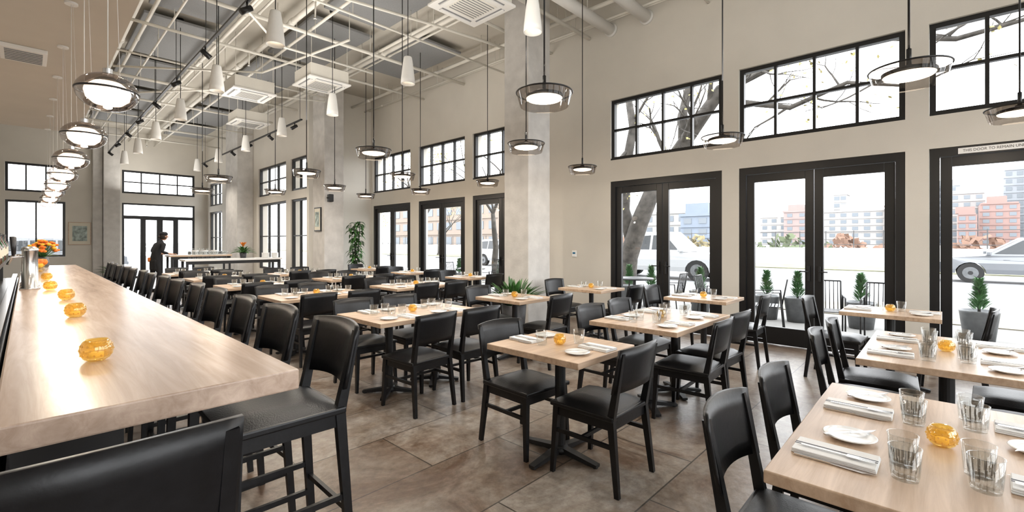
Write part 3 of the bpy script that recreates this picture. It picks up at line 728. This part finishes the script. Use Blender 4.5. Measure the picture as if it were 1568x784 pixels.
def grow(b,p,d,L,r,lev,maxl,leafp,m=M_bark):
    n=4; pts=[p]; rad=[r]; dd=d.normalized()
    for i in range(n):
        dd=(dd+Vector((random.uniform(-.22,.22),random.uniform(-.22,.22),random.uniform(-.08,.16)))).normalized(); pts.append(pts[-1]+dd*L/n); rad.append(r*(1-.45*(i+1)/n))
    b.tube(pts,rad,m,8 if lev<2 else 5,cap=lev==0)
    if lev>=maxl:
        for k in range(leafp):
            q=pts[random.randint(1,n)]+Vector([random.uniform(-.35,.35) for _ in range(3)])
            a=Vector([random.uniform(-1,1) for _ in range(3)]).normalized()*.05; c=a.orthogonal().normalized()*.04
            b.add([q-a,q+c,q+a,q-c],[(0,1,2,3)],M_yleaf)
        return
    for k in range(3 if lev<3 else 2):
        a=Vector([random.uniform(-1,1) for _ in range(3)]); a=(a-dd*a.dot(dd)).normalized()
        nd=(dd*random.uniform(.6,1.1)+a*random.uniform(.5,.9)+Vector((0,0,.12))).normalized()
        q=pts[random.choice([2,3,4])] if k else pts[-1]
        grow(b,q,nd,L*random.uniform(.62,.82),rad[-1]*random.uniform(.6,.85),lev+1,maxl,leafp,m)
def tree(x,y,L,r,d,maxl,leafp,seed,name='street_tree'):
    random.seed(seed); b=MB(); grow(b,Vector((0,0,0)),Vector(d),L,r,0,maxl,leafp); b.lathe([(0,.1),(r*1.1,.25),(r*1.5,.0),(0,0)],(0,0,0),M_bark,12); return b.done(name,(x,y,-.02),recalc=False)
random.seed(12); b=MB()
def limb(pts,rad,n,L,leafp=2,maxl=2):
    b.tube(pts,rad,M_bark,10)
    P=[Vector(p) for p in pts]
    for k in range(n):
        t=(k+.6)/n*(len(P)-1)*.92+.3; t=min(t,len(P)-1.001); i=int(t); q=P[i].lerp(P[i+1],t-i); r=rad[i]*.4
        d=Vector((random.uniform(-.4,.4),random.uniform(-.9,.7),random.uniform(-.5,.9)))
        grow(b,q,d,L*random.uniform(.7,1.1),max(.022,r),1,3,leafp)
b.tube([(12.2,6.95,-.02),(12.2,6.85,.3),(12.2,6.75,1.0),(12.2,6.4,2.0),(12.2,5.95,3.0)],[.42,.31,.27,.25,.22],M_bark,14)
limb([(12.2,5.95,3.0),(12.2,5.1,4.1),(12.1,4.1,5.3),(12.0,2.6,5.7),(12.0,.8,5.6),(12.0,-1.2,6.1),(12.1,-3,7.0)],[.22,.19,.16,.12,.09,.07,.04],14,1.3)
limb([(12.2,6.6,1.3),(12.3,6.95,2.4),(12.3,6.9,3.6),(12.2,6.6,4.8),(12.2,6.9,6.5)],[.2,.17,.15,.12,.08],6,1.2)
limb([(12.1,4.1,5.3),(12.2,3.6,4.9),(12.3,2.6,4.6),(12.2,1.5,4.9),(12.2,.2,4.5)],[.10,.08,.06,.045,.02],8,.9)
limb([(12.2,5.1,4.1),(12.4,5.2,5.0),(12.4,4.9,6.2),(12.3,4.0,7.5)],[.15,.12,.10,.06],5,1.2)
limb([(12.0,.8,5.6),(12.1,-.2,5.3),(12.1,-1.3,5.4),(12.0,-2.6,4.8)],[.07,.05,.035,.02],8,.8)
b.done('street_tree',recalc=False)
tree(12.4,12.5,2.6,.14,(0,.1,1),4,16,31); tree(12.6,18,2.6,.16,(0,.1,1),4,16,41); tree(12.9,25,2.8,.2,(0,0,1),4,18,51); tree(31,40,3.5,.25,(0,0,1),4,20,61); tree(31,30,3.0,.2,(0,0,1),4,20,71)
random.seed(99)
b=MB(); mm=[pm('shrub_red',(.17,.10,.07),.9),pm('shrub_green',(.09,.11,.06),.9),pm('shrub_ochre',(.18,.15,.08),.9)]
for k in range(1500):
    c=Vector((random.uniform(50,54),random.uniform(-10,40),0)); c.z=random.uniform(.2,2.2)*(.4+.6*math.sin(c.y*.7)**2); a=Vector([random.uniform(-1,1) for _ in range(3)]).normalized()*.4; q=a.orthogonal().normalized()*.3
    b.add([c-a,c+q,c+a,c-q],[(0,1,2,3)],mm[int(c.y*.13)%3])
b.done('hedge_shrubs')
def conifer():
    b=MB(); b.lathe([(0,0),(.17,0),(.22,.42),(.23,.45),(.21,.45),(.19,.4),(0,.4)],(0,0,0),M_galv,20); b.tube([(0,0,.38),(0,0,.9)],[.02,.006],M_bark,6)
    for k in range(420):
        t=random.random()**.8; z=.45+.44*t; r=(1-t)*.14+.01; th=random.uniform(0,2*pi)
        b.leaf((r*.4*math.cos(th),r*.4*math.sin(th),z),(math.cos(th),math.sin(th),1.1),random.uniform(.06,.12)+.04*(1-t),.02,.1,M_leaf2,3)
    return b
cf=Proto(conifer,'potted_conifer')
for y in(2.44,1.93,1.0,-.4,4.8,5.35,7.2,8.3,9.6,11.5,13.5,-1.8,3.7): cf((9.7,y,-.02),y)
def ochair():
    b=MB(); 
    for s in(-1,1):
        b.tube([(s*.24,.22,0),(s*.24,.22,.64),(s*.24,-.2,.66),(s*.24,-.26,0)],.012,M_iron,6); b.tube([(s*.22,-.22,.42),(s*.22,-.30,.86)],.012,M_iron,6)
    b.tube([(-.22,-.30,.86),(.22,-.30,.86)],.012,M_iron,6)
    for k in range(9): b.box((0,-.2+k*.05,.43),(.46,.035,.012),M_iron)
    for k in range(8): b.tube([(-.18+k*.052,-.22,.43),(-.18+k*.052,-.295,.85)],.006,M_iron,5)
    return b
oc=Proto(ochair,'patio_chair')
def otable():
    b=MB(); b.lathe([(0,.70),(.38,.70),(.385,.715),(.38,.73),(0,.73)],(0,0,0),M_iron,28); b.cyl((0,0,0),.03,.02,.7,M_iron); b.lathe([(0,.03),(.22,.01),(.23,0),(0,0)],(0,0,0),M_iron,24); return b
ot=Proto(otable,'patio_table')
for y in(4.6,7.3,9.6):
    ot((8.55,y,-.02)); oc((8.55,y+.72,-.018),pi+.1); oc((8.55,y-.72,-.018),.1)
for y,r in((2.9,pi+.1),(2.1,.2),(.6,pi/2),(1.3,pi/2+.2)): oc((8.3,y,-.018),r)
def car(name,loc,rz,low,green,W,belt,wheels,paint,wins,rw=.36):
    b=MB()
    def ext(prof,w1fn):
        n=len(prof); vs=[(x,-w1fn(z),z) for x,z in prof]+[(x,w1fn(z),z) for x,z in prof]
        fs=[tuple(range(n)),tuple(range(2*n-1,n-1,-1))]+[(i,i+n,(i+1)%n+n,(i+1)%n) for i in range(n)]
        b.add(vs,fs,paint)
    ext(low,lambda z:W/2-(.05 if z>belt-.12 else 0)-(.04 if z<.4 else 0)); 
    gw=lambda z:W/2-.07-max(0,z-belt)*.28
    ext(green,gw)
    for poly in wins:
        for s in(-1,1):
            vs=[(x,s*(gw(z)+.006),z) for x,z in poly]; b.add(vs,[tuple(range(len(poly)))],M_carglass)
    for (p,q) in((green[0],green[1]),(green[-2],green[-1])):
        d=Vector((q[0]-p[0],0,q[1]-p[1])); nrm=Vector((-d.z,0,d.x)).normalized()
        if (nrm.x>0)!=(p[0]>sum(g[0] for g in green)/len(green)): nrm=-nrm
        a=Vector((p[0],0,p[1]))+d*.1+nrm*.006; c=Vector((p[0],0,p[1]))+d*.92+nrm*.006
        b.add([(a.x,-gw(a.z)+.06,a.z),(a.x,gw(a.z)-.06,a.z),(c.x,gw(c.z)-.06,c.z),(c.x,-gw(c.z)+.06,c.z)],[(0,1,2,3)],M_carglass)
    for wx in wheels:
        for s in(-1,1):
            y=s*(W/2-.12); b.tube([(wx,y-.11,rw),(wx,y+.11,rw)],rw,M_tyre,26,False); b.tube([(wx,y+s*.105,rw),(wx,y+s*.118,rw)],rw*.6,M_galv,20,False); b.tube([(wx,y+s*.117,rw),(wx,y+s*.125,rw)],rw*.2,M_iron,12,False)
    xf=max(p[0] for p in low); xb=min(p[0] for p in low)
    for s in(-1,1):
        b.box((xf-.03,s*(W/2-.25),belt-.22),(.12,.34,.16),M_glass,.02); b.box((xb+.03,s*(W/2-.14),belt-.15),(.1,.14,.28),M_orange,.02)
        b.box((green[-1][0]*.9,s*(W/2+.05),belt+.08),(.12,.2,.14),paint,.03)
        for dx in (-.35,.55): b.box((dx,s*(W/2-.04),belt-.16),(.16,.02,.025),M_iron)
    b.box((xf-.01,0,.62),(.06,W*.55,.22),M_iron,.02); b.box((xf-.0,0,.42),(.1,W*.94,.16),paint,.03); b.box((xb,0,.45),(.1,W*.94,.16),paint,.03)
    b.done(name,loc,rz)
def arch(cx,r,n=8,z0=.34): return [(cx+r*math.cos(t),z0+r*math.sin(t)) for t in [pi*k/n for k in range(n+1)]]
low_t=[(-2.8,.42),(-2.75,1.12),(-.75,1.12),(1.1,1.10),(2.45,1.02),(2.75,.85),(2.8,.40)]+arch(1.85,.46)+arch(-1.65,.46)
gr_t=[(-.85,1.1),(-.75,1.84),(-.55,1.90),(.55,1.90),(1.35,1.1)]
car('pickup_truck',(18.3,8.6,-.05),-pi/2,low_t,gr_t,1.95,1.1,(1.85,-1.65),M_carw,[[(-.7,1.18),(-.62,1.72),(-.1,1.76),(-.1,1.18)],[(0,1.18),(0,1.76),(.52,1.76),(1.1,1.18)]],.40)
low_s=[(-2.3,.38),(-2.32,.95),(-2.2,1.02),(1.0,1.0),(2.0,.9),(2.3,.72),(2.33,.36)]+arch(1.45,.41)+arch(-1.4,.41)
gr_s=[(-2.2,1.0),(-1.95,1.55),(-1.5,1.66),(.15,1.64),(1.1,.98)]
wins_s=[[(-2.0,1.06),(-1.82,1.5),(-1.15,1.54),(-1.15,1.06)],[(-1.08,1.06),(-1.08,1.55),(-.25,1.55),(-.25,1.06)],[(-.18,1.06),(-.18,1.55),(.15,1.54),(.85,1.06)]]
car('suv_car',(24.5,-2.2,-.05),pi/2,low_s,gr_s,1.85,1.0,(1.45,-1.4),M_cars,wins_s)
car('suv_car',(20.5,19.5,-.05),-pi/2,low_s,gr_s,1.85,1.0,(1.45,-1.4),M_carw,wins_s)
car('suv_car',(1.2,31,-.04),0,low_s,gr_s,1.85,1.0,(1.45,-1.4),M_cars,wins_s)

# ------------------------------------------------------------------ world & camera
w=bpy.data.worlds.new('overcast_sky'); scene.world=w; w.use_nodes=True; nt=w.node_tree
bg=nt.nodes['Background']; tc=nt.nodes.new('ShaderNodeTexCoord'); sp=nt.nodes.new('ShaderNodeSeparateXYZ'); rp=nt.nodes.new('ShaderNodeValToRGB')
nt.links.new(tc.outputs['Generated'],sp.inputs[0]); nt.links.new(sp.outputs['Z'],rp.inputs['Fac'])
rp.color_ramp.elements[0].position=0; rp.color_ramp.elements[0].color=(.98,.985,1,1); rp.color_ramp.elements[1].position=.6; rp.color_ramp.elements[1].color=(.94,.97,1,1)
nt.links.new(rp.outputs['Color'],bg.inputs['Color']); bg.inputs['Strength'].default_value=7.0
cam=bpy.data.cameras.new('camera'); co=bpy.data.objects.new('camera',cam); COL.objects.link(co)
cam.sensor_width=36; cam.lens=36*700/1568; cam.shift_y=-22/1568; cam.clip_end=1000; cam.clip_start=.05
co.location=(0,0,1.45); co.rotation_euler=(pi/2,0,-math.radians(46.74)); scene.camera=co
print('objects',len(bpy.data.objects))
